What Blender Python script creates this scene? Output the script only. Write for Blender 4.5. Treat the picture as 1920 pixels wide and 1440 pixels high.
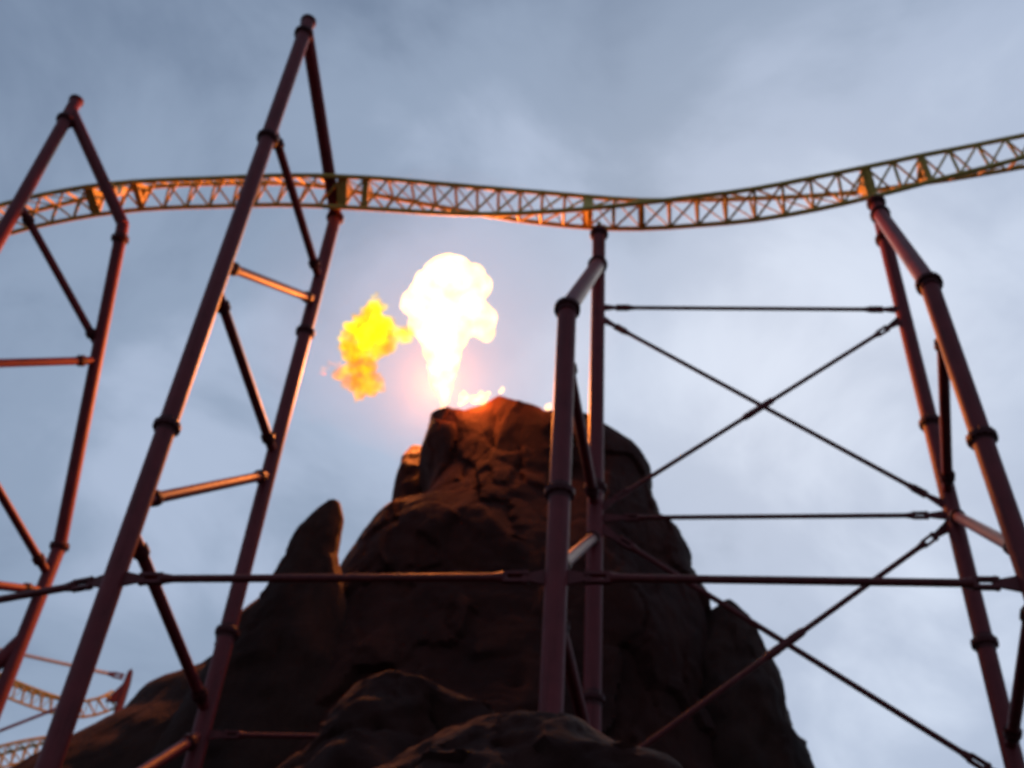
import bpy, bmesh, math, random
import numpy as np
from mathutils import Vector, Matrix, noise

for o in list(bpy.data.objects):
    bpy.data.objects.remove(o, do_unlink=True)
scene = bpy.context.scene
COL = scene.collection
random.seed(7)

# ---------------------------------------------------------------- camera
cam_data = bpy.data.cameras.new("camera")
cam = bpy.data.objects.new("camera", cam_data)
COL.objects.link(cam)
cam_data.sensor_width = 36.0
cam_data.lens = 38.6
cam_data.clip_start = 0.1
cam_data.clip_end = 5000.0
cam.matrix_world = Matrix(((0.996581, -0.082620, 0.0, 0.0),
                           (-0.054631, -0.658970, -0.750183, 0.0),
                           (0.061980, 0.747618, -0.661231, 1.7),
                           (0, 0, 0, 1)))
scene.camera = cam
cam_data.dof.use_dof = True              # the picture is slightly front-focused, so everything is a little soft
cam_data.dof.focus_distance = 5.0
cam_data.dof.aperture_fstop = 1.9

# ---------------------------------------------------------------- sky and light
SUN_EL, SUN_AZ = math.radians(43.0), math.radians(18.0)   # the veiled sun behind the cloud
world = bpy.data.worlds.new("World")
scene.world = world
world.use_nodes = True
wn, wl = world.node_tree.nodes, world.node_tree.links
wn.clear()


def wnode(t, **kw):
    n = wn.new(t)
    for k, v in kw.items():
        setattr(n, k, v)
    return n


def wmath(op, a, b=None, c=None):
    n = wnode("ShaderNodeMath", operation=op)
    for i, v in enumerate((a, b, c)):
        if v is None:
            continue
        if isinstance(v, (int, float)):
            n.inputs[i].default_value = v
        else:
            wl.new(v, n.inputs[i])
    return n.outputs[0]


sky = wnode("ShaderNodeTexSky", sky_type="NISHITA", sun_disc=False)
sky.sun_elevation = SUN_EL
sky.sun_rotation = SUN_AZ
sky.air_density = 1.4
sky.dust_density = 1.5
bg_sky = wnode("ShaderNodeBackground")
bg_sky.inputs[1].default_value = 0.10
wl.new(sky.outputs[0], bg_sky.inputs[0])
tc = wnode("ShaderNodeTexCoord")
sep = wnode("ShaderNodeSeparateXYZ")
wl.new(tc.outputs["Generated"], sep.inputs[0])
den = wmath("ADD", wmath("MAXIMUM", sep.outputs[2], 0.0), 0.35)
comb = wnode("ShaderNodeCombineXYZ")
wl.new(wmath("DIVIDE", sep.outputs[0], den), comb.inputs[0])
wl.new(wmath("DIVIDE", sep.outputs[1], den), comb.inputs[1])


SKY_A, SKY_B = (3.1, 1.7, 0.0), (0.4, 5.2, 0.0)


def wnoise(scale, detail, rough, off, dist=0.0):
    mp = wnode("ShaderNodeMapping")
    mp.inputs["Location"].default_value = off
    wl.new(comb.outputs[0], mp.inputs[0])
    n = wnode("ShaderNodeTexNoise")
    n.inputs["Scale"].default_value = scale
    n.inputs["Detail"].default_value = detail
    n.inputs["Roughness"].default_value = rough
    n.inputs["Distortion"].default_value = dist
    wl.new(mp.outputs[0], n.inputs["Vector"])
    return n.outputs["Fac"]


big = wnoise(1.3, 3.0, 0.5, SKY_A)
mid = wnoise(4.0, 7.0, 0.55, SKY_B, 0.4)
# the veiled sun brightens the cloud around it, and the cloud thins towards the horizon
dotn = wnode("ShaderNodeVectorMath", operation="DOT_PRODUCT")
wl.new(tc.outputs["Generated"], dotn.inputs[0])
dotn.inputs[1].default_value = (math.sin(SUN_AZ) * math.cos(SUN_EL), math.cos(SUN_AZ) * math.cos(SUN_EL), math.sin(SUN_EL))
glow = wmath("POWER", wmath("MAXIMUM", dotn.outputs["Value"], 0.0), 9.0)
fac = wmath("ADD", wmath("MULTIPLY", big, 0.60), wmath("MULTIPLY", mid, 0.52))
fac = wmath("ADD", fac, wmath("MULTIPLY", glow, 0.36))
fac = wmath("ADD", fac, wmath("MULTIPLY", wmath("SUBTRACT", 1.0, wmath("MAXIMUM", sep.outputs[2], 0.0)), 0.21))
fac = wmath("ADD", fac, -0.282)
ramp = wnode("ShaderNodeValToRGB")
cr = ramp.color_ramp
cr.interpolation = "EASE"
cr.elements[0].position = 0.30
cr.elements[0].color = (0.165, 0.225, 0.335, 1)
cr.elements[1].position = 0.78
cr.elements[1].color = (0.60, 0.69, 0.85, 1)
e = cr.elements.new(0.48)
e.color = (0.285, 0.365, 0.50, 1)
e = cr.elements.new(0.62)
e.color = (0.42, 0.505, 0.665, 1)
wl.new(fac, ramp.inputs[0])
bg_cloud = wnode("ShaderNodeBackground")
bg_cloud.inputs[1].default_value = 1.0
wl.new(ramp.outputs[0], bg_cloud.inputs[0])
mix = wnode("ShaderNodeMixShader")
mix.inputs[0].default_value = 0.92
wl.new(bg_sky.outputs[0], mix.inputs[1])
wl.new(bg_cloud.outputs[0], mix.inputs[2])
wout = wnode("ShaderNodeOutputWorld")
wl.new(mix.outputs[0], wout.inputs[0])

sun_data = bpy.data.lights.new("sun", "SUN")
sun_data.energy = 0.5
sun_data.angle = math.radians(25)
sun_data.color = (1.0, 0.93, 0.86)
sun = bpy.data.objects.new("sun", sun_data)
COL.objects.link(sun)
sd = Vector((math.sin(SUN_AZ) * math.cos(SUN_EL), math.cos(SUN_AZ) * math.cos(SUN_EL), math.sin(SUN_EL)))
sun.rotation_euler = (-sd).to_track_quat("-Z", "Y").to_euler()

vs = scene.view_settings
vs.view_transform = "Standard"
vs.look = "None"
vs.exposure = 0.0
vs.gamma = 1.0
vs.use_curve_mapping = False
scene.cycles.use_denoising = True
scene.cycles.max_bounces = 6
scene.cycles.volume_bounces = 0
scene.cycles.filter_width = 2.2
scene.cycles.sample_clamp_indirect = 8.0


# ---------------------------------------------------------------- materials
def material(name):
    m = bpy.data.materials.new(name)
    m.use_nodes = True
    nt = m.node_tree
    b = nt.nodes["Principled BSDF"]
    return m, nt.nodes, nt.links, b


def tex(nodes, links, scale, detail=6.0, rough=0.55, stretch=(1, 1, 1), kind="ShaderNodeTexNoise"):
    t = nodes.new("ShaderNodeTexCoord")
    mp = nodes.new("ShaderNodeMapping")
    mp.inputs["Scale"].default_value = stretch
    links.new(t.outputs["Object"], mp.inputs[0])
    n = nodes.new(kind)
    n.inputs["Scale"].default_value = scale
    if kind == "ShaderNodeTexNoise":
        n.inputs["Detail"].default_value = detail
        n.inputs["Roughness"].default_value = rough
    links.new(mp.outputs[0], n.inputs["Vector"])
    return n


def color_ramp(nodes, links, src, stops):
    r = nodes.new("ShaderNodeValToRGB")
    el = r.color_ramp.elements
    el[0].position, el[0].color = stops[0][0], (*stops[0][1], 1)
    el[1].position, el[1].color = stops[-1][0], (*stops[-1][1], 1)
    for p, c in stops[1:-1]:
        x = el.new(p)
        x.color = (*c, 1)
    links.new(src, r.inputs[0])
    return r.outputs[0]


def bump(nodes, links, b, src, strength, dist):
    n = nodes.new("ShaderNodeBump")
    n.inputs["Strength"].default_value = strength
    n.inputs["Distance"].default_value = dist
    links.new(src, n.inputs["Height"])
    links.new(n.outputs[0], b.inputs["Normal"])


def paint(name, dark, light, rough=0.42, scale=1.4):
    m, n, l, b = material(name)
    t = tex(n, l, scale, 8, 0.62)
    base = color_ramp(n, l, t.outputs["Fac"], [(0.32, dark), (0.68, light)])
    st = tex(n, l, 2.2, 6, 0.7, (2.2, 2.2, 0.16))
    streak = color_ramp(n, l, st.outputs["Fac"], [(0.50, (1, 1, 1)), (0.72, (0.55, 0.5, 0.5))])
    mx = n.new("ShaderNodeMix")
    mx.data_type = "RGBA"
    mx.blend_type = "MULTIPLY"
    mx.inputs["Factor"].default_value = 0.8
    l.new(base, mx.inputs["A"])
    l.new(streak, mx.inputs["B"])
    l.new(mx.outputs["Result"], b.inputs["Base Color"])
    b.inputs["Specular IOR Level"].default_value = 0.22
    t2 = tex(n, l, 6.0, 4, 0.6)
    rr = n.new("ShaderNodeMapRange")
    rr.inputs["To Min"].default_value = rough - 0.08
    rr.inputs["To Max"].default_value = rough + 0.14
    l.new(t2.outputs["Fac"], rr.inputs[0])
    l.new(rr.outputs[0], b.inputs["Roughness"])
    bump(n, l, b, t2.outputs["Fac"], 0.12, 0.02)
    return m


M_RED = paint("red_steel_paint", (0.115, 0.015, 0.018), (0.160, 0.021, 0.025), 0.5)
M_FLANGE = paint("dark_red_flange_paint", (0.055, 0.008, 0.009), (0.080, 0.011, 0.012), 0.5)
M_ROD = paint("dark_red_rod_paint", (0.085, 0.013, 0.014), (0.12, 0.019, 0.020), 0.5)
M_YELLOW = paint("yellow_track_paint", (0.43, 0.30, 0.065), (0.53, 0.38, 0.09), 0.5)
M_GREY = paint("pale_galvanised_rod", (0.38, 0.36, 0.36), (0.5, 0.47, 0.46), 0.5)


def rock_material(name, a, b_, c):
    m, n, l, b = material(name)
    t = tex(n, l, 0.55, 10, 0.62, (1, 1, 0.55))
    l.new(color_ramp(n, l, t.outputs["Fac"], [(0.30, a), (0.52, b_), (0.72, c)]), b.inputs["Base Color"])
    b.inputs["Roughness"].default_value = 0.92
    b.inputs["Specular IOR Level"].default_value = 0.25
    f = tex(n, l, 2.6, 12, 0.68, (1, 1, 0.5))
    bump(n, l, b, f.outputs["Fac"], 0.5, 0.3)
    return m


M_ROCK = rock_material("volcano_rock", (0.018, 0.0035, 0.0018), (0.030, 0.0058, 0.0029), (0.047, 0.0120, 0.0066))
M_DARK = rock_material("dark_flank_rock", (0.016, 0.0052, 0.0032), (0.028, 0.0092, 0.0056), (0.044, 0.017, 0.011))

mg, n_, l_, b_ = material("trodden_ground")
t_ = tex(n_, l_, 0.3, 10, 0.6)
l_.new(color_ramp(n_, l_, t_.outputs["Fac"], [(0.35, (0.035, 0.032, 0.028)), (0.65, (0.07, 0.062, 0.052))]), b_.inputs["Base Color"])
b_.inputs["Roughness"].default_value = 0.95
bump(n_, l_, b_, t_.outputs["Fac"], 0.4, 0.1)
M_GROUND = mg


def flame_material(name, cool, hot, strength, absorb, adens, nscale, lo, hi, contrast=(0.35, 0.65), shift=0.0):
    """glowing gas: thin or cool places are orange, thick or hot ones run to yellow and white"""
    m = bpy.data.materials.new(name)
    m.use_nodes = True
    n, l = m.node_tree.nodes, m.node_tree.links
    n.clear()
    out = n.new("ShaderNodeOutputMaterial")
    em = n.new("ShaderNodeEmission")
    t = tex(n, l, nscale, 5, 0.6)
    l.new(color_ramp(n, l, t.outputs["Fac"], [(contrast[0], cool), (contrast[1], hot)]), em.inputs[0])
    mr = n.new("ShaderNodeMapRange")
    mr.inputs["From Min"].default_value, mr.inputs["From Max"].default_value = contrast
    mr.inputs["To Min"].default_value = lo * strength
    mr.inputs["To Max"].default_value = hi * strength
    l.new(t.outputs["Fac"], mr.inputs[0])
    l.new(mr.outputs[0], em.inputs[1])
    ab = n.new("ShaderNodeVolumeAbsorption")
    ab.inputs[0].default_value = (*absorb, 1)
    ab.inputs[1].default_value = adens
    add = n.new("ShaderNodeAddShader")
    l.new(em.outputs[0], add.inputs[0])
    l.new(ab.outputs[0], add.inputs[1])
    l.new(add.outputs[0], out.inputs["Volume"])
    return m


# ---------------------------------------------------------------- object helpers
def link(o, parent=None, label=None, cat=None, group=None, kind=None):
    COL.objects.link(o)
    if parent is not None:
        o.parent = parent
    if label:
        o["label"] = label
    if cat:
        o["category"] = cat
    if group:
        o["group"] = group
    if kind:
        o["kind"] = kind
    return o


def thing(name, label, cat, loc=(0, 0, 0), group=None):
    o = bpy.data.objects.new(name, None)
    o.empty_display_size = 0.5
    link(o, None, label, cat, group)
    o.location = loc
    return o


def mesh_object(name, verts, faces, mat, parent=None, smooth=True, sharp=None, **kw):
    me = bpy.data.meshes.new(name)
    org = Vector(parent.location) if parent is not None else Vector((0, 0, 0))
    if parent is not None and parent.parent is not None:
        org += Vector(parent.parent.location)
    me.from_pydata([tuple(Vector(v) - org) for v in verts], [], faces)
    me.materials.append(mat)
    if smooth:
        me.polygons.foreach_set("use_smooth", [True] * len(me.polygons))
        if sharp:
            me.set_sharp_from_angle(angle=math.radians(sharp))
    me.update()
    o = bpy.data.objects.new(name, me)
    return link(o, parent, **kw)


def frame(d):
    d = Vector(d).normalized()
    a = Vector((0, 0, 1)) if abs(d.z) < 0.9 else Vector((1, 0, 0))
    u = d.cross(a).normalized()
    return u, d.cross(u).normalized()


class MB:
    def __init__(self):
        self.v, self.f = [], []

    def lathe(self, p, axis, prof, seg=20):
        """prof: list of (distance along axis, radius); capped at both ends"""
        p, d = Vector(p), Vector(axis).normalized()
        u, w = frame(d)
        b = len(self.v)
        for s, r in prof:
            for k in range(seg):
                a = 2 * math.pi * k / seg
                self.v.append(p + d * s + (u * math.cos(a) + w * math.sin(a)) * r)
        for i in range(len(prof) - 1):
            for k in range(seg):
                k2 = (k + 1) % seg
                self.f.append((b + i * seg + k, b + i * seg + k2, b + (i + 1) * seg + k2, b + (i + 1) * seg + k))
        self.f.append(tuple(b + k for k in reversed(range(seg))))
        self.f.append(tuple(b + (len(prof) - 1) * seg + k for k in range(seg)))

    def bar(self, p, q, r, seg=16):
        p, q = Vector(p), Vector(q)
        self.lathe(p, q - p, [(0, r), ((q - p).length, r)], seg)

    def sweep(self, pts, r, seg=16):
        pts = [Vector(p) for p in pts]
        b = len(self.v)
        t0 = (pts[1] - pts[0]).normalized()
        u, w = frame(t0)
        for i, p in enumerate(pts):
            t = (pts[min(i + 1, len(pts) - 1)] - pts[max(i - 1, 0)]).normalized()
            u = (u - t * u.dot(t)).normalized()
            w = t.cross(u)
            for k in range(seg):
                a = 2 * math.pi * k / seg
                self.v.append(p + (u * math.cos(a) + w * math.sin(a)) * r)
        for i in range(len(pts) - 1):
            for k in range(seg):
                k2 = (k + 1) % seg
                self.f.append((b + i * seg + k, b + i * seg + k2, b + (i + 1) * seg + k2, b + (i + 1) * seg + k))
        self.f.append(tuple(b + k for k in reversed(range(seg))))
        self.f.append(tuple(b + (len(pts) - 1) * seg + k for k in range(seg)))

    def box(self, c, x, y, z):
        """c centre; x, y, z half-extent vectors"""
        c, x, y, z = Vector(c), Vector(x), Vector(y), Vector(z)
        b = len(self.v)
        for sx in (-1, 1):
            for sy in (-1, 1):
                for sz in (-1, 1):
                    self.v.append(c + x * sx + y * sy + z * sz)
        for f in ((0, 1, 3, 2), (4, 6, 7, 5), (0, 4, 5, 1), (2, 3, 7, 6), (0, 2, 6, 4), (1, 5, 7, 3)):
            self.f.append(tuple(b + i for i in f))

    def prism(self, outline, n):
        """outline: planar points; n: thickness vector"""
        b, k = len(self.v), len(outline)
        n = Vector(n)
        self.v += [Vector(p) - n * 0.5 for p in outline] + [Vector(p) + n * 0.5 for p in outline]
        self.f.append(tuple(b + i for i in reversed(range(k))))
        self.f.append(tuple(b + k + i for i in range(k)))
        for i in range(k):
            j = (i + 1) % k
            self.f.append((b + i, b + j, b + k + j, b + k + i))

    def build(self, name, mat, parent=None, smooth=True, sharp=35, **kw):
        o = mesh_object(name, self.v, self.f, mat, parent, smooth, sharp, **kw)
        bm = bmesh.new()
        bm.from_mesh(o.data)
        bmesh.ops.recalc_face_normals(bm, faces=bm.faces)
        bm.to_mesh(o.data)
        bm.free()
        return o


# ---------------------------------------------------------------- ground
def make_ground():
    vs_, fs = [], []
    rad = [0, 3, 8, 15, 25, 40, 70, 130, 300, 800, 2200]
    seg = 64
    for i, r in enumerate(rad):
        for k in range(seg):
            a = 2 * math.pi * k / seg
            x, y = r * math.cos(a), r * math.sin(a)
            z = noise.noise(Vector((x * 0.15, y * 0.15, 3))) * min(0.25, r * 0.02)
            vs_.append((x, y, z - 0.05))
    for i in range(len(rad) - 1):
        for k in range(seg):
            k2 = (k + 1) % seg
            fs.append((i * seg + k, (i + 1) * seg + k, (i + 1) * seg + k2, i * seg + k2))
    mesh_object("ground", vs_, fs, M_GROUND, kind="structure")


make_ground()


# ---------------------------------------------------------------- rock
def lerp(tab, x):
    return float(np.interp(x, [p[0] for p in tab], [p[1] for p in tab]))


def fold(p, s, seed):
    q = Vector((p[0] * s + seed, p[1] * s + seed * 0.7, p[2] * s * 0.45 - seed))
    return 1.0 - abs(noise.noise(q)) * 2.0


def crag(p, s, seed):
    """tilted facets with steps between them, taller than wide"""
    w = noise.noise_vector(Vector(p) * s * 1.9) * 0.16
    q = Vector((p[0] * s + seed, p[1] * s - seed, p[2] * s * 0.55 + seed * 0.3)) + w
    d, pts = noise.voronoi(q)
    c = pts[0]
    tilt = noise.cell_vector(c * 5.3) - Vector((0.5, 0.5, 0.5))
    return noise.cell(c * 3.7) * 0.55 + (q - c).dot(tilt) * 1.5 + min(0.18, d[1] - d[0]) * 0.8


def rock_loft(name, left, right, z0, ztop, cy, bf, bb, mat, parent=None, rows=120, seg=220, expo=2.4,
              amp=(0.5, 0.35, 0.10), scl=(0.16, 0.45, 1.3), seed=1.0, zref=1e3, dip=1.5, **kw):
    """a rock mass: cross sections between a left and a right profile (z, x), with folds and facets"""
    vs_, fs = [], []
    left, right = sorted(left), sorted(right)

    def section(z):
        return lerp(left, z), lerp(right, z), lerp(bf, z), lerp(bb, z)

    def point(th, z):
        xl, xr, f, b = section(z)
        c, s = math.cos(th), math.sin(th)
        ex = 2.0 / expo
        sx = math.copysign(abs(c) ** ex, c)
        sy = math.copysign(abs(s) ** ex, s)
        cx, a = (xl + xr) / 2, (xr - xl) / 2
        return Vector((cx + a * sx, cy + (f if s < 0 else b) * sy, z)), Vector((c, s, 0))

    def displace(p, nrm, k=1.0):
        n1 = fold(p, scl[0], seed) - 0.55
        n2 = crag(p, scl[1], seed + 3) * 0.75 + crag(p, scl[1] * 2.3, seed + 11) * 0.35 - 0.35
        n3 = noise.fractal(Vector(p) * scl[2] + Vector((seed, 0, 0)), 0.8, 2.1, 5)
        off = k * (amp[0] * n1 + amp[1] * n2 + amp[2] * n3)
        side = abs(nrm.x)
        off *= 1.0 - 0.45 * side
        q = p + nrm * off
        q.z += 0.35 * k * amp[1] * noise.noise(Vector(p) * scl[1] * 1.7 + Vector((0, seed, 9)))
        return q

    for i in range(rows):
        t = i / (rows - 1)
        t = 1 - (1 - t) ** 1.15
        for k in range(seg):
            th = 2 * math.pi * k / seg
            pt, _ = point(th, zref)
            zt = ztop(pt.x, pt.y) if callable(ztop) else ztop
            z = z0 + (zt - z0) * t
            p, nr = point(th, z)
            kk = min(1.0, 0.35 + (1 - t) * 6.0)
            vs_.append(displace(p, nr, kk))
    # inward rows that close the top
    top = list(vs_[-seg:])
    c = sum(top, Vector()) / seg
    base = rows
    for j, fr in enumerate((0.93, 0.82, 0.62, 0.35, 0.08)):
        for k in range(seg):
            p = c.lerp(top[k], fr)
            p.z = top[k].z * fr + c.z * (1 - fr) - dip * math.sin((1 - fr) * math.pi * 0.5) + noise.noise(p * 0.9) * 0.12
            if j == 0:
                p.z = top[k].z + 0.03 - dip * 0.05
            vs_.append(p)
    n = rows + 5
    for i in range(n - 1):
        for k in range(seg):
            k2 = (k + 1) % seg
            fs.append((i * seg + k, i * seg + k2, (i + 1) * seg + k2, (i + 1) * seg + k))
    fs.append(tuple((n - 1) * seg + k for k in range(seg)))
    return mesh_object(name, vs_, fs, mat, parent, True, 50, **kw)


RIM = [(-3.9, 33.4), (-3.41, 33.6), (-2.95, 33.7), (-2.1, 33.25), (-1.52, 33.45), (-0.58, 34.1), (0.04, 33.9), (1.03, 33.6), (1.9, 33.2),
       (2.86, 33.3), (3.46, 33.2), (4.21, 32.9), (5.0, 32.5), (6.0, 32.2), (7.0, 32.0)]


def rim_z(x, y):
    z = lerp(RIM, x)
    return z + 0.58 * max(0.0, min(y, 40.6) - 38.0) - 0.55 * max(0.0, y - 40.6)


volcano = thing("volcano", "craggy dark brown artificial volcano with fire bursting from its crater rim", "volcano", (-2.0, 41.0, 0.0))
CONE_L = [(36.15, -3.45), (35.85, -3.9), (33.7, -3.7), (32.41, -4.0), (30.7, -3.55), (29.6, -3.6), (28.42, -4.0), (28.04, -5.2),
          (27.18, -5.7), (25.71, -6.2), (22.0, -7.2), (18.0, -8.2), (12.0, -10.0), (0.0, -14.0)]
CONE_R = [(36.25, 3.4), (35.66, 4.4), (35.26, 5.6), (34.48, 5.75), (32.93, 6.0), (32.07, 6.6), (30.33, 6.6), (28.65, 7.0), (28.35, 7.7), (27.08, 8.1),
          (25.79, 8.3), (24.55, 8.8), (22.18, 9.0), (19.12, 8.9), (12.0, 10.09), (0.0, 13.49)]
rock_loft("cone", CONE_L, CONE_R, 0.0, rim_z, 41.0,
          [(0, 12.5), (10, 9.2), (14, 8.2), (18, 7.4), (25, 5.6), (30, 4.2), (36, 3.4)],
          [(0, 16), (18, 9), (30, 5), (36, 3.4)], M_ROCK, volcano, rows=210, seg=420, expo=3.0, seed=2.3, zref=33.5, amp=(0.65, 0.58, 0.08), scl=(0.18, 0.33, 1.3))
RIDGE_L = [(25.02, -8.6), (23.98, -9.4), (22.92, -10.2), (21.89, -11.0), (21.0, -10.7), (20.26, -11.3),
           (19.43, -12.8), (18.1, -13.4), (17.51, -14.2), (15.0, -17.5), (10.0, -25.0), (0.0, -32.0)]
rock_loft("ridge", RIDGE_L, [(0, 2), (25, -3.0)], 0.0, 24.8, 39.6, [(0, 7.5), (14, 4.6), (18, 3.6), (22, 2.4), (25, 1.2)], [(0, 9), (18, 5), (25, 1.6)],
          M_DARK, volcano, rows=110, seg=220, expo=2.2, seed=6.6, dip=0.2, amp=(0.25, 0.2, 0.07), scl=(0.22, 0.55, 1.5))
rock_loft("crag", [(26.32, -6.95), (26.06, -7.2), (25.52, -7.53), (24.61, -7.92), (23.17, -8.1), (22.18, -8.5), (20.66, -9.4), (12, -12.0)],
          [(26.32, -6.3), (25.77, -6.12), (25.04, -6.1), (24.07, -6.06), (22.48, -5.5), (20.99, -4.9), (12, -2.0)], 12.0, 26.3, 36.2,
          [(12, 2.4), (20, 1.4), (24, 1.0), (26.3, 0.6)], [(12, 4.5), (20, 2.6), (24, 1.2), (26.3, 0.6)], M_DARK, volcano, rows=60, seg=70,
          amp=(0.22, 0.22, 0.06), scl=(0.4, 0.9, 2.2), seed=5.1, dip=0.1, label="upright pointed slab of rock on the left shoulder")
rock_loft("ledge", [(24.6, 9.1), (24.0, 8.3), (22.0, 7.6), (12, 6.0), (0, 5)],
          [(24.6, 9.4), (24.39, 9.68), (23.84, 10.17), (23.05, 10.41), (22.17, 10.64), (21.32, 10.97), (20.06, 11.14), (18.93, 11.2), (18.6, 11.55), (12, 12.5), (0, 15)],
          2.0, 24.5, 38.0, [(0, 5), (12, 3.6), (20, 2.2), (24.6, 0.4)], [(0, 5), (12, 4), (20, 3.0), (24.6, 0.5)], M_DARK, volcano, rows=90, seg=110,
          amp=(0.25, 0.3, 0.08), scl=(0.35, 0.8, 2.0), seed=8.7, dip=0.1, label="stepped rock shoulder on the right flank")
rock_loft("outcrop", [(34.6, -4.7), (33.8, -5.1), (31.9, -5.2), (29, -5.2)], [(34.6, -4.1), (34.0, -3.5), (31.7, -3.0), (29, -2.5)], 28.0, 34.5, 42.6,
          [(28, 1.3), (33, 0.9), (34.9, 0.2)], [(28, 1.3), (33, 0.9), (34.9, 0.2)], M_ROCK, volcano, rows=40, seg=50,
          amp=(0.10, 0.14, 0.05), scl=(0.6, 1.4, 3.0), seed=3.9, dip=0.05, label="small knob of rock lit orange below the rim")

rock_loft("rock_mound", [(10.5, -0.1), (10.1, -0.9), (9.5, -1.8), (8, -3.6), (0, -6)], [(10.5, 1.9), (10.1, 2.4), (9.5, 3.1), (8.9, 4.8), (8, 6.0), (0, 9)], 0.0, 10.35, 19.6,
          [(0, 5), (6, 3.6), (9, 2.4), (11, 0.5)], [(0, 5), (6, 3.6), (9, 2.4), (11, 0.5)], M_ROCK, None, rows=80, seg=150, dip=-0.15,
          amp=(0.8, 0.5, 0.14), scl=(0.35, 0.7, 2.2), seed=12.2, label="rounded grey brown rock mound hiding the foot of the middle support", cat="rock")
rock_loft("rock_mound", [(14.4, -2.6), (14.0, -3.2), (13.2, -3.8), (12.2, -4.3), (11.6, -5.0), (8, -7), (0, -10)], [(14.4, -1.6), (13.9, -0.8), (13.5, 0.1), (12.8, 1.2), (11.8, 2.0), (8, 4), (0, 6)],
          0.0, 14.2, 26.0, [(0, 5), (8, 3.4), (12, 2.0), (15, 0.5)], [(0, 5), (8, 3.4), (12, 2.0), (15, 0.5)], M_ROCK, None, rows=90, seg=150, dip=-0.1,
          amp=(1.1, 0.6, 0.14), scl=(0.38, 0.6, 2.2), seed=21.4, label="folded brown rock buttress left of the middle support, below the volcano face", cat="rock")

# ---------------------------------------------------------------- steel supports
RF, RR, RS = 0.275, 0.265, 0.165          # front leg, rear leg, strut radii


def flange(parent, p, axis, r, name="flange"):
    m = MB()
    w, g = 0.085, 0.012
    R = r * 1.42
    m.lathe(p, axis, [(-w - 0.16, r * 1.005), (-w, r * 1.08), (-w, R - 0.02), (-w + 0.02, R), (-g, R), (-g, R - 0.03), (g, R - 0.03), (g, R), (w - 0.02, R),
                      (w, R - 0.02), (w, r * 1.08), (w + 0.16, r * 1.005)], 28)
    d = Vector(axis).normalized()
    u, v = frame(d)
    nb = 14
    for k in range(nb):
        a = 2 * math.pi * k / nb
        c = Vector(p) + (u * math.cos(a) + v * math.sin(a)) * (r * 1.25)
        m.lathe(c - d * (w + 0.045), d, [(0, 0.03), (2 * w + 0.09, 0.03)], 6)
    return m.build(name, M_FLANGE, parent, sharp=30)


def leg(parent, pts, r, flanges, name):
    """pts: polyline of the pipe, flanges: list of points with axis"""
    for i, (a, b) in enumerate(zip(pts[:-1], pts[1:])):
        m = MB()
        a, b = Vector(a), Vector(b)
        m.bar(a, b, r, 28)
        m.build(name if i == 0 else "top_pipe", M_RED, parent)
    for p, ax in flanges:
        flange(parent, p, ax, r)


def strut(parent, p, q, r=RS, e0=0.75, e1=0.75, mat=None):
    p, q = Vector(p), Vector(q)
    d = (q - p).normalized()
    m = MB()
    m.bar(p, q, r, 22)
    m.build("strut", mat or M_RED, parent)
    for e, o in ((e0, p), (e1, q)):
        if e:
            flange(parent, o + (d if o is p else -d) * e, d, r, "strut_flange")


def cap(parent, p, r):
    m = MB()
    m.lathe(p, (0, 0, 1), [(0, r * 1.0), (0.05, r * 1.18), (0.18, r * 1.18), (0.22, r * 1.05)], 24)
    m.build("end_cap", M_FLANGE, parent)


def z3(xy, z):
    return (xy[0], xy[1], z)


UP = (0, 0, 1)
F0, R0 = (-20.49, 29.60), (-17.07, 37.28)
F1, R1 = (-9.59, 24.54), (-8.16, 31.09)
F2, R2 = (1.44, 22.73), (3.03, 29.34)
F3, R3 = (12.26, 21.33), (14.02, 27.58)

# far left bent
s0 = thing("coaster_support", "red steel A-shaped support frame at the far left edge, smallest and farthest", "support", z3(((F0[0] + R0[0]) / 2, (F0[1] + R0[1]) / 2), 0), "tubular coaster supports")
leg(s0, [z3(F0, 0), z3(F0, 42.35)], RF, [(z3(F0, 41.0), UP), (z3(F0, 28.0), UP), (z3(F0, 14.0), UP)], "leg")
cap(s0, z3(F0, 42.35), RF)
r0k, r0t = Vector((-17.07, 37.28, 24.2)), Vector((-17.18, 31.7, 36.9))
leg(s0, [z3(R0, 0), r0k, r0t, z3(F0, 41.75)], RR, [(r0k, r0t - Vector(r0k) + Vector((0, 0, 6))), (r0k.lerp(r0t, 0.95), r0t - r0k), (z3(R0, 11), UP)], "leg")
r0m = r0k.lerp(r0t, 0.56)
strut(s0, z3(F0, 35.3), r0m + Vector((0, 0, 0.5)))
strut(s0, z3(F0, 26.4), r0m + Vector((0, 0, -0.1)))
strut(s0, z3(F0, 26.3), z3(R0, 22.9))
strut(s0, z3(F0, 18.3), z3(R0, 22.2))
strut(s0, z3(F0, 17.0), z3(R0, 14.6))
m = MB()
m.bar(z3(R0, 20.2), (-26.8, 35.5, 0), RR, 28)
m.build("raking_leg", M_RED, s0)

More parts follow.
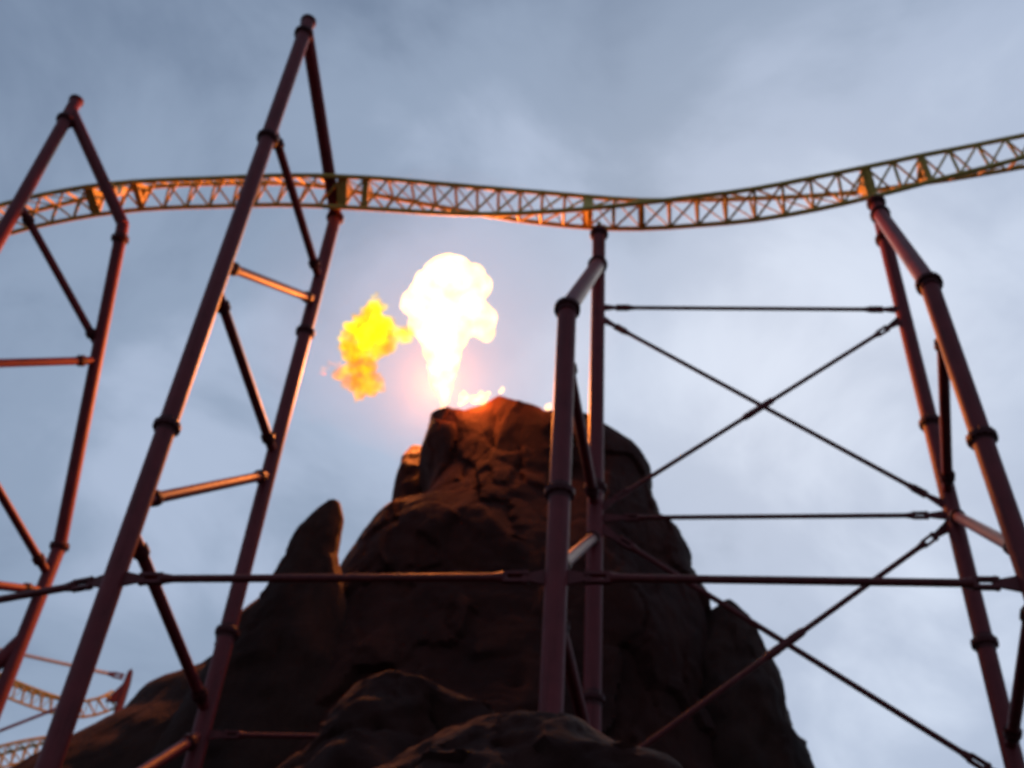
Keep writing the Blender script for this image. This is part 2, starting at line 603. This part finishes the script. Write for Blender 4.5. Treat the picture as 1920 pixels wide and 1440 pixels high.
# left bent
s1 = thing("coaster_support", "tall red steel A-shaped support frame left of the flame, its peak highest of all", "support", z3(((F1[0] + R1[0]) / 2, (F1[1] + R1[1]) / 2), 0), "tubular coaster supports")
leg(s1, [z3(F1, 0), z3(F1, 42.1)], RF, [(z3(F1, 41.25), UP), (z3(F1, 34.2), UP), (z3(F1, 20.65), UP), (z3(F1, 8), UP)], "leg")
cap(s1, z3(F1, 42.1), RF)
r1t = Vector(z3(R1, 37.9))
leg(s1, [z3(R1, 0), r1t, z3(F1, 41.75)], RR, [(z3(R1, 37.75), UP), (z3(R1, 30.87), UP), (z3(R1, 17.89), UP), (z3(R1, 6), UP)], "leg")
strut(s1, z3(F1, 35.0), z3(R1, 33.9))
strut(s1, z3(F1, 27.4), z3(R1, 32.7))
strut(s1, z3(F1, 26.4), z3(R1, 24.9))
strut(s1, z3(F1, 18.1), z3(R1, 24.0))
strut(s1, z3(F1, 17.2), z3(R1, 15.3))
strut(s1, z3(F1, 9.0), z3(R1, 14.6))

# middle bent
s2 = thing("coaster_support", "red steel support in the middle standing before the volcano, legs nearly overlapping", "support", z3(((F2[0] + R2[0]) / 2, (F2[1] + R2[1]) / 2), 0), "tubular coaster supports")
k2, j2 = Vector(z3(F2, 24.84)), Vector(z3(R2, 34.3))
leg(s2, [z3(F2, 0), k2, j2], RF, [(k2, (0.1, 0.4, 1.6)), (z3(F2, 18.17), UP), (k2.lerp(j2, 0.955), j2 - k2)], "leg")
leg(s2, [z3(R2, 0), z3(R2, 36.35)], RR, [(z3(R2, 36.05), UP), (z3(R2, 23.3), UP), (z3(R2, 15.84), UP)], "leg")
strut(s2, z3(F2, 23.2), z3(R2, 22.6))
strut(s2, z3(F2, 15.9), z3(R2, 21.4), e0=0.9, e1=0.6)
strut(s2, z3(F2, 14.9), z3(R2, 14.2))

# right bent
s3 = thing("coaster_support", "red steel support at the right edge with a kinked front leg", "support", z3(((F3[0] + R3[0]) / 2, (F3[1] + R3[1]) / 2), 0), "tubular coaster supports")
k3, j3 = Vector((11.93, 21.53, 25.9)), Vector(z3(R3, 36.75))
leg(s3, [(12.84, 20.97, 0), k3, j3], RF, [(k3, (0.1, 0.4, 1.6)), ((12.14, 21.41, 20.04), k3 - Vector((12.84, 20.97, 0))), (k3.lerp(j3, 0.95), j3 - k3)], "leg")
leg(s3, [z3(R3, 0), z3(R3, 37.45)], RR, [(z3(R3, 37.3), UP), (z3(R3, 35.1), UP), (z3(R3, 25.8), UP), (z3(R3, 17.68), UP)], "leg")
strut(s3, (11.98, 21.50, 24.3), z3(R3, 22.9))
strut(s3, z3(F3, 16.6), z3(R3, 22.15))
strut(s3, z3(F3, 15.4), z3(R3, 14.6))


# tie rods with forked ends
def clevis(parent, tip, d, r):
    """fork at the end of a rod: tip is the pin, d points from the pin along the rod"""
    d = Vector(d).normalized()
    side = d.cross(Vector((0, 1, 0)))
    if side.length < 0.2:
        side = d.cross(Vector((0, 0, 1)))
    side.normalize()
    nrm = d.cross(side).normalized()
    tip = Vector(tip)
    m = MB()
    h = r * 1.05
    for q in (-1, 1):
        m.box(tip + d * r * 1.9 + side * q * h, d * r * 2.7, side * r * 0.42, nrm * r * 0.8)
    m.box(tip + d * r * 4.9, d * r * 0.5, side * (h + r * 0.42), nrm * r * 0.8)
    m.lathe(tip + d * r * 5.3, d, [(0, r * 1.45), (r * 0.8, r * 1.3), (r * 2.6, r * 1.05)], 14)
    m.lathe(tip - side * r * 1.8, side, [(0, r * 0.6), (r * 3.6, r * 0.6)], 10)
    m.build("clevis", M_ROD, parent, sharp=30)


def gusset(parent, foot, tip, r):
    """tongue plate welded to the leg that the fork holds"""
    foot, tip = Vector(foot), Vector(tip)
    d = (tip - foot).normalized()
    side = d.cross(Vector((0, 1, 0)))
    if side.length < 0.2:
        side = d.cross(Vector((0, 0, 1)))
    side.normalize()
    n = d.cross(side).normalized()
    m = MB()
    m.prism([foot - side * r * 2.2, tip - side * r * 0.9, tip + d * r * 1.0, tip + side * r * 0.9, foot + side * r * 2.2], n * r * 0.7)
    m.build("gusset", M_ROD, parent, smooth=False)


def tie_rod(a, b, r, label, sleeve=None, inset=(0.75, 0.75), name="tie_rod"):
    a, b = Vector(a), Vector(b)
    d = (b - a).normalized()
    t = thing(name, label, "tie rod", tuple((a + b) / 2), "tie rods between the supports")
    pa, pb = a + d * inset[0], b - d * inset[1]
    m = MB()
    m.bar(pa + d * r * 5.3, pb - d * r * 5.3, r, 14)
    m.build("rod", M_ROD, t)
    clevis(t, pa, d, r)
    clevis(t, pb, -d, r)
    gusset(t, a + d * 0.2, pa, r)
    gusset(t, b - d * 0.2, pb, r)
    if sleeve is not None:
        c = a.lerp(b, sleeve)
        m = MB()
        for s in (-1, 1):
            m.lathe(c + d * s * r * 3.0, d * s, [(0, r * 1.2), (0.01, r * 1.6), (r * 4.5, r * 1.5), (r * 6.0, r * 1.05)], 14)
        m.lathe(c - d * r * 3.4, d, [(0, r * 1.5), (r * 6.8, r * 1.5)], 14)
        m.build("sleeve", M_ROD, t)
    return t


RA, RB = 0.10, 0.078
tie_rod(z3(F0, 15.7), z3(F1, 15.7), RA, "dark rod running off the left edge from the left frame's front leg")
tie_rod(z3(F1, 15.7), z3(F2, 15.7), RA, "long level rod across the volcano face, left of the middle support")
tie_rod(z3(F2, 15.7), z3(F3, 15.7), RA, "thick level rod from the middle support to the right edge")
U2, U3, N2, N3, L2, L3 = z3(R2, 31.8), z3(R3, 31.2), z3(R2, 22.1), z3(R3, 22.1), z3(R2, 13.4), z3(R3, 13.5)
tie_rod(U2, U3, RB, "uppermost level rod between the middle and right supports")
tie_rod(z3(R2, 31.3), z3(R3, 22.35), RB, "upper cross rod sloping down to the right", inset=(0.9, 0.9))
tie_rod(z3(R3, 30.8), z3(R2, 22.35), RB, "upper cross rod sloping down to the left, sleeved where they cross", sleeve=0.5, inset=(0.9, 0.9))
tie_rod(N2, N3, RB, "thin level rod at mid height between the middle and right supports", inset=(1.0, 0.8))
tie_rod(z3(R2, 21.85), L3, RB * 1.15, "lower cross rod sloping down to the bottom right corner", inset=(1.0, 0.9))
tie_rod(z3(R3, 21.85), L2, RB * 1.1, "lower cross rod sloping down left, crossing before the rock's right flank", sleeve=0.5, inset=(0.9, 0.9))
tie_rod(z3(R1, 14.6), z3(R2, 14.6), RB, "dim reddish rod low in front of the rock, right of the left frame")

# ---------------------------------------------------------------- track
TRACK = [
    (-24.38, 33.73, 38.16, 86.5), (-23.43, 33.49, 38.54, 87.7), (-22.42, 33.23, 38.81, 88.8), (-21.39, 32.97, 39.00, 90.3),
    (-20.35, 32.70, 39.14, 92.4), (-19.29, 32.43, 39.24, 95.2), (-18.22, 32.16, 39.28, 98.1), (-17.14, 31.89, 39.27, 100.4),
    (-16.09, 31.69, 39.27, 101.7), (-15.03, 31.48, 39.22, 102.4), (-13.97, 31.28, 39.15, 102.4), (-12.91, 31.08, 39.09, 101.7),
    (-11.87, 30.88, 39.02, 99.9), (-10.84, 30.68, 38.92, 97.4), (-9.81, 30.48, 38.77, 93.9), (-8.79, 30.28, 38.57, 89.4),
    (-7.79, 30.13, 38.38, 84.0), (-6.82, 30.05, 38.28, 78.5), (-5.87, 29.98, 38.17, 73.3), (-4.92, 29.91, 38.04, 68.2),
    (-3.98, 29.84, 37.91, 63.1), (-3.05, 29.76, 37.79, 57.6), (-2.14, 29.69, 37.68, 51.7), (-1.24, 29.63, 37.61, 45.1),
    (-0.32, 29.56, 37.54, 37.8), (0.61, 29.48, 37.50, 30.0), (1.56, 29.41, 37.47, 22.1), (2.55, 29.34, 37.47, 13.6),
    (3.61, 29.21, 37.43, 4.5), (4.73, 29.03, 37.39, -3.8), (5.86, 28.85, 37.41, -9.9), (6.98, 28.67, 37.47, -15.2),
    (8.11, 28.49, 37.52, -20.3), (9.23, 28.31, 37.62, -26.2), (10.36, 28.13, 37.77, -34.0), (11.50, 27.95, 37.96, -42.5),
    (12.64, 27.77, 38.18, -50.6), (13.80, 27.58, 38.43, -58.5), (14.94, 27.36, 38.66, -65.3), (16.08, 27.12, 38.90, -71.4),
    (17.22, 26.89, 39.12, -77.0), (18.37, 26.65, 39.35, -81.9), (19.52, 26.41, 39.60, -86.7), (20.68, 26.17, 39.86, -91.7),
]
N0 = 7                                              # the track runs on past both edges of the picture
TRACK = [(-24.38 - 1.0 * k, 33.73 + 0.28 * k, 38.16 - 0.42 * k - 0.012 * k * k, 86.5 - 1.1 * k) for k in range(N0, 0, -1)] + TRACK
TRACK += [(20.68 + 1.16 * k, 26.17 - 0.25 * k, 39.86 + 0.27 * k, -91.7 - 4.5 * k) for k in range(1, 12)]
TR = 0.74


def truss(path, radius, parent, mat, r_rail, r_post, r_diag, plates=(), seg=12, faces=(0, 1, 2), back_from=0, brackets=()):
    P = [Vector(p[:3]) for p in path]
    pts = []
    for i, p in enumerate(path):
        t = (P[min(i + 1, len(P) - 1)] - P[max(i - 1, 0)]).normalized()
        near = Vector((t.y, -t.x, 0)).normalized()      # level, to the side of the viewer
        if near.y > 0:
            near = -near
        up = near.cross(t)
        if up.z < 0:
            up = -up
        row = []
        for k in range(3):
            a = math.radians(p[3] + 120 * k)
            row.append(P[i] + (up * math.cos(a) + near * math.sin(a)) * radius)
        pts.append(row)
    for k in range(3):
        m = MB()
        m.sweep([r[k] for r in pts], r_rail, seg)
        m.build(("running_rail", "running_rail", "spine_pipe")[k], mat, parent, sharp=None)
    for i, row in enumerate(pts):
        for k in faces:
            a, b = row[k], row[(k + 1) % 3]
            if k > 0:                                   # the two rails are tied to the spine, never to each other
                m = MB()
                m.bar(a, b, r_post, 8)
                m.build("cross_tie", mat, parent)
            if i + 1 < len(pts) and (k < 2 or i >= back_from):
                m = MB()
                m.bar(row[(k + 1) % 3], pts[i + 1][k], r_diag * (0.6 if k == 2 else 1.0), 8)
                m.build("diagonal_brace", mat, parent)
        if i in brackets:                               # closed frame where a support takes hold
            t = (P[min(i + 1, len(P) - 1)] - P[max(i - 1, 0)]).normalized()
            m = MB()
            m.prism([P[i].lerp(q, 0.97) for q in row], t * 0.42)
            m.build("support_bracket", mat, parent, smooth=False)
        if i in plates:
            t = (P[min(i + 1, len(P) - 1)] - P[max(i - 1, 0)]).normalized()
            m = MB()
            c = P[i]
            inner = [c.lerp(q, 0.42) for q in row]
            for k in range(3):
                a, b = row[k], row[(k + 1) % 3]
                ia, ib = inner[k], inner[(k + 1) % 3]
                m.prism([a, b, ib, ia], t * 0.26)
            m.build("splice_frame", mat, parent, smooth=False)
    return pts


track = thing("coaster_track", "yellow three-pipe lattice coaster track twisting across the sky above the flame", "track", (-1.0, 29.5, 37.5))
TP = truss(TRACK, TR, track, M_YELLOW, 0.104, 0.064, 0.052, plates=tuple(N0 + i for i in (7, 17, 29, 39)), brackets=tuple(N0 + i for i in (5, 16, 27, 37)))
TP = TP[N0:]


# saddles that fix the track to the supports
def saddle(p, q, w):
    p, q = Vector(p), Vector(q)
    d = (q - p).normalized()
    u, v = frame(d)
    m = MB()
    L = (q - p).length
    m.prism([p + u * w, p - u * w, q - u * w * 0.55, q + u * w * 0.55], v * w * 0.9)
    m.prism([p + v * w * 1.1, p - v * w * 1.1, q - v * w * 0.5, q + v * w * 0.5], u * w * 0.5)
    m.build("saddle", M_YELLOW, track, smooth=False)


saddle(z3(R2, 36.35), TP[27][2].lerp(TP[28][2], 0.5), 0.30)
saddle(z3(R3, 37.45), TP[37][2], 0.30)
lk = r1t.lerp(Vector(z3(F1, 41.75)), 0.14)
saddle(lk, TP[15][2].lerp(TP[16][2], 0.6), 0.34)
lk0 = r0t.lerp(Vector(z3(F0, 41.75)), 0.30)
saddle(lk0, TP[6][2], 0.34)

# ---------------------------------------------------------------- far coaster behind the left flank
def resample(pts, n):
    pts = np.array(pts, float)
    d = np.r_[0, np.cumsum(np.linalg.norm(np.diff(pts[:, :3], axis=0), axis=1))]
    t = np.linspace(0, d[-1], n)
    out = np.stack([np.interp(t, d, pts[:, k]) for k in range(pts.shape[1])], 1)
    for _ in range(2):
        out[1:-1] = 0.25 * out[:-2] + 0.5 * out[1:-1] + 0.25 * out[2:]
    return [tuple(map(float, r)) for r in out]


far_a = thing("far_track", "small distant yellow track dipping behind the left flank, beside the red post", "track", (-30, 75, 34), "distant coaster beyond the volcano")
truss(resample([(-38.57, 75.5, 37.35, 170), (-36.6, 75.5, 36.26, 175), (-34.29, 75, 35.23, 180), (-32.16, 75, 34.6, 185), (-30.11, 75, 34.18, 195), (-28.54, 75, 34.0, 205),
                (-27.1, 74.6, 34.24, 215), (-26.3, 74.4, 34.7, 222)], 19), 0.72, far_a, M_YELLOW, 0.10, 0.06, 0.05, seg=8)
far_b = thing("far_track", "lowest distant yellow track in the bottom left corner, partly behind the rock", "track", (-32, 78, 32), "distant coaster beyond the volcano")
truss(resample([(-37.5, 78, 29.4, 60), (-35.46, 78, 30.6, 62), (-33.86, 78, 31.4, 65), (-32.22, 78, 32.0, 68), (-30.46, 78, 32.5, 72), (-28.26, 78, 32.8, 76), (-26.0, 78, 32.9, 80)], 17),
      0.85, far_b, M_YELLOW, 0.11, 0.07, 0.055, seg=8)
post = thing("support_post", "short dark red post poking up behind the left flank of the volcano", "support", (-25.5, 74, 0))
m = MB()
m.lathe((-25.5, 74, 0), (0, 0, 1), [(0, 0.34), (35.6, 0.28), (36.5, 0.2), (36.75, 0.08)], 18)
m.build("post", M_FLANGE, post)
m = MB()
m.prism([(-25.7, 74, 35.7), (-25.7, 74, 34.2), (-26.6, 74, 34.2), (-26.4, 74, 34.6)], (0, 0.15, 0))
m.build("gusset", M_FLANGE, post, smooth=False)
for (a, b, r, lab) in (((-25.8, 74, 36.12), (-37.3, 74, 37.72), 0.13, "pale thin rod leading left from the small red post"),
                       ((-28.6, 74, 34.05), (-37.3, 74, 29.0), 0.11, "dark distant rod slanting down to the bottom left corner")):
    a, b = Vector(a), Vector(b)
    d = (b - a).normalized()
    t = thing("distant_rod", lab, "tie rod", tuple((a + b) / 2))
    m = MB()
    m.bar(a + d * 1.2, b, r, 10)
    m.build("rod", M_GREY if r > 0.12 else M_ROD, t)
    clevis(t, a + d * 0.2, d, r)

# ---------------------------------------------------------------- fire
def blob_mesh(name, blobs, y, mat, parent, voxel, dspl, dscale, ysq=0.9, seed=0.0, fine=1.0):
    bm = bmesh.new()
    for (x, z, r) in blobs:
        yy = y + noise.noise(Vector((x * 1.3, z * 1.3, 5 + seed))) * r * 0.5
        mt = Matrix.Translation((x, yy, z)) @ Matrix.Diagonal((r, r * ysq, r, 1))
        bmesh.ops.create_icosphere(bm, subdivisions=3, radius=1.0, matrix=mt)
    me = bpy.data.meshes.new(name)
    bm.to_mesh(me)
    bm.free()
    tmp = bpy.data.objects.new("tmp_flame", me)
    COL.objects.link(tmp)
    md = tmp.modifiers.new("remesh", "REMESH")
    md.mode = "VOXEL"
    md.voxel_size = voxel
    sm = tmp.modifiers.new("smooth", "SMOOTH")
    sm.factor = 0.5
    sm.iterations = 3
    dg = bpy.context.evaluated_depsgraph_get()
    dg.update()
    res = bpy.data.meshes.new_from_object(tmp.evaluated_get(dg))
    bpy.data.objects.remove(tmp, do_unlink=True)
    org = Vector(parent.location)
    vsn = [(Vector(v.co), Vector(v.normal)) for v in res.vertices]
    for v, (co, nr) in zip(res.vertices, vsn):
        q = co * dscale + Vector((seed, seed, -seed))
        a = 1 - 2.0 * abs(noise.noise(q))
        b = 1 - 2.0 * abs(noise.noise(q * 2.3 + Vector((4, 1, 7))))
        c = noise.noise(q * 5.1)
        v.co = co + nr * dspl * (0.7 * (0.4 - a) + fine * (0.35 * (0.4 - b) + 0.15 * c)) - org
    res.materials.clear()
    res.materials.append(mat)
    res.name = name
    res.update()
    o = bpy.data.objects.new(name, res)
    return link(o, parent)


K = 42.2 / 38.5


def sc(bl):
    return [(x * K, 1.7 + (z - 1.7) * K, r * K) for x, z, r in bl]


MAIN = sc([(-2.9, 31.2, 0.28), (-2.9, 31.7, 0.28), (-2.9, 32.2, 0.28), (-2.92, 32.7, 0.28), (-2.95, 33.2, 0.28), (-2.97, 33.6, 0.28),
           (-3.0, 33.9, 0.28), (-3.04, 34.3, 0.32), (-3.12, 34.8, 0.40), (-3.18, 35.2, 0.5), (-3.27, 35.77, 0.62), (-3.38, 36.61, 0.80), (-3.41, 37.65, 1.02), (-3.5, 38.7, 1.4),
           (-4.55, 40.3, 1.1), (-5.25, 40.5, 0.72), (-4.5, 39.2, 0.85), (-3.62, 40.95, 2.0), (-3.60, 42.3, 1.45), (-3.75, 43.0, 1.05), (-2.7, 41.9, 1.25), (-2.55, 42.85, 0.72),
           (-1.85, 39.75, 0.98), (-1.6, 39.0, 0.70), (-2.4, 39.3, 0.9)])
PUFF = sc([(-7.05, 39.77, 0.68), (-7.23, 38.83, 1.12), (-7.78, 37.68, 0.8), (-6.33, 38.39, 0.89), (-5.6, 38.5, 0.66), (-5.2, 38.6, 0.5), (-6.79, 37.62, 0.85),
           (-7.15, 40.82, 0.24), (-7.2, 40.43, 0.37)])
TAIL = sc([(-7.25, 36.5, 0.68), (-7.7, 36.9, 0.5), (-6.96, 35.36, 0.92), (-7.4, 35.7, 0.62), (-7.1, 36.1, 0.55), (-6.6, 35.7, 0.5)])
WISP = sc([(-9.0, 35.64, 0.13), (-8.92, 35.99, 0.21), (-8.69, 36.29, 0.24), (-8.3, 36.2, 0.26), (-7.91, 35.97, 0.26)])
FY = 42.2
M_FIRE = flame_material("white_hot_fire", (1.0, 0.42, 0.10), (1.0, 0.58, 0.24), 4.8, (1.0, 0.80, 0.25), 0.9, 0.8, 0.55, 1.3)
M_PUFF = flame_material("yellow_fire", (1.0, 0.24, 0.001), (1.0, 0.70, 0.004), 1.5, (1.0, 0.75, 0.02), 2.2, 0.8, 0.30, 1.7, (0.40, 0.58))
M_TAIL = flame_material("orange_fire", (1.0, 0.13, 0.001), (1.0, 0.42, 0.002), 1.5, (1.0, 0.55, 0.02), 2.0, 1.6, 0.25, 1.8, (0.38, 0.62))
M_WISP = flame_material("thin_red_fire", (1.0, 0.22, 0.05), (1.0, 0.34, 0.06), 0.8, (1.0, 0.6, 0.4), 0.8, 2.2, 0.05, 1.6, (0.42, 0.62))

fire = thing("fireball", "white hot fireball with a yellow side puff bursting up from the volcano rim", "flame", (-3.3, FY, 33.5))
blob_mesh("fire_column", MAIN, FY, M_FIRE, fire, 0.10, 0.42, 0.62, seed=1.0, fine=0.3)
blob_mesh("side_puff", PUFF, FY + 0.3, M_PUFF, fire, 0.08, 0.75, 0.9, seed=4.0)
blob_mesh("puff_tail", TAIL, FY + 0.3, M_TAIL, fire, 0.07, 0.55, 1.2, seed=6.0)
blob_mesh("fire_wisp", WISP, FY + 0.4, M_WISP, fire, 0.05, 0.25, 2.2, seed=9.0)
fl = bpy.data.lights.new("fire_light", "POINT")
fl.energy = 46000
fl.color = (1.0, 0.27, 0.06)
fl.shadow_soft_size = 0.9
flo = bpy.data.objects.new("fire_light", fl)
COL.objects.link(flo)
flo.parent = fire
flo.location = (-0.5, 0.7, 5.6)

SMALL = [(-2.12, 33.45, [(0, 0.12, 0.24), (0.02, 0.36, 0.20), (0, 0.55, 0.10)], "round flame on the crater rim nearest the fireball"),
         (-1.55, 33.45, [(0, 0.1, 0.23), (0.28, 0.34, 0.27), (0.50, 0.58, 0.17), (0.1, 0.28, 0.22)], "larger slanting flame licking up the crater rim"),
         (-0.50, 34.15, [(0, 0.08, 0.13), (0.06, 0.26, 0.10)], "tiny flame at the highest point of the rim"),
         (1.70, 33.40, [(0, 0.10, 0.18), (0.05, 0.32, 0.13)], "small flame on the rim just left of the middle support")]
M_SMALL = flame_material("rim_fire", (1.0, 0.36, 0.04), (1.0, 0.55, 0.14), 14.0, (1.0, 0.8, 0.3), 1.5, 3.0, 0.4, 1.5)
for x, z, bl, lab in SMALL:
    y = 37.5
    t = thing("rim_flame", lab, "flame", (x, y, z), "small flames along the rim")
    blob_mesh("flame_body", [(x + a, z + b, r) for a, b, r in bl], y, M_SMALL, t, 0.03, 0.16, 2.6, seed=x)
    rl = bpy.data.lights.new("rim_light", "POINT")
    rl.energy = 1000 * sum(r for _, _, r in bl)
    rl.color = (1.0, 0.22, 0.04)
    rl.shadow_soft_size = 0.35
    ro = bpy.data.objects.new("rim_light", rl)
    COL.objects.link(ro)
    ro.parent = t
    ro.location = (0.05, -0.1, 0.35)

# thin scattering volume added round the fire, standing in for lens glow
sm_mat = bpy.data.materials.new("thin_fire_halo")
sm_mat.use_nodes = True
sn, sl = sm_mat.node_tree.nodes, sm_mat.node_tree.links
sn.clear()
so = sn.new("ShaderNodeOutputMaterial")
pv = sn.new("ShaderNodeVolumePrincipled")
pv.inputs["Color"].default_value = (0.9, 0.86, 0.86, 1)
pv.inputs["Density"].default_value = 0.0016
pv.inputs["Anisotropy"].default_value = 0.45
sl.new(pv.outputs[0], so.inputs["Volume"])
halo = thing("halo", "faint rosy haze added around the fireball to stand in for lens glow", "halo", (-4.0, FY, 43.0))
halo["kind"] = "stuff"
blob_mesh("halo_volume", [(-4.2, 43.0, 8.8), (-7.2, 41.5, 6.8), (-1.0, 44.0, 7.2), (-4.5, 47.5, 6.6), (-1.0, 40.4, 5.6)], FY, sm_mat, halo, 0.5, 0.8, 0.2, seed=3.0)
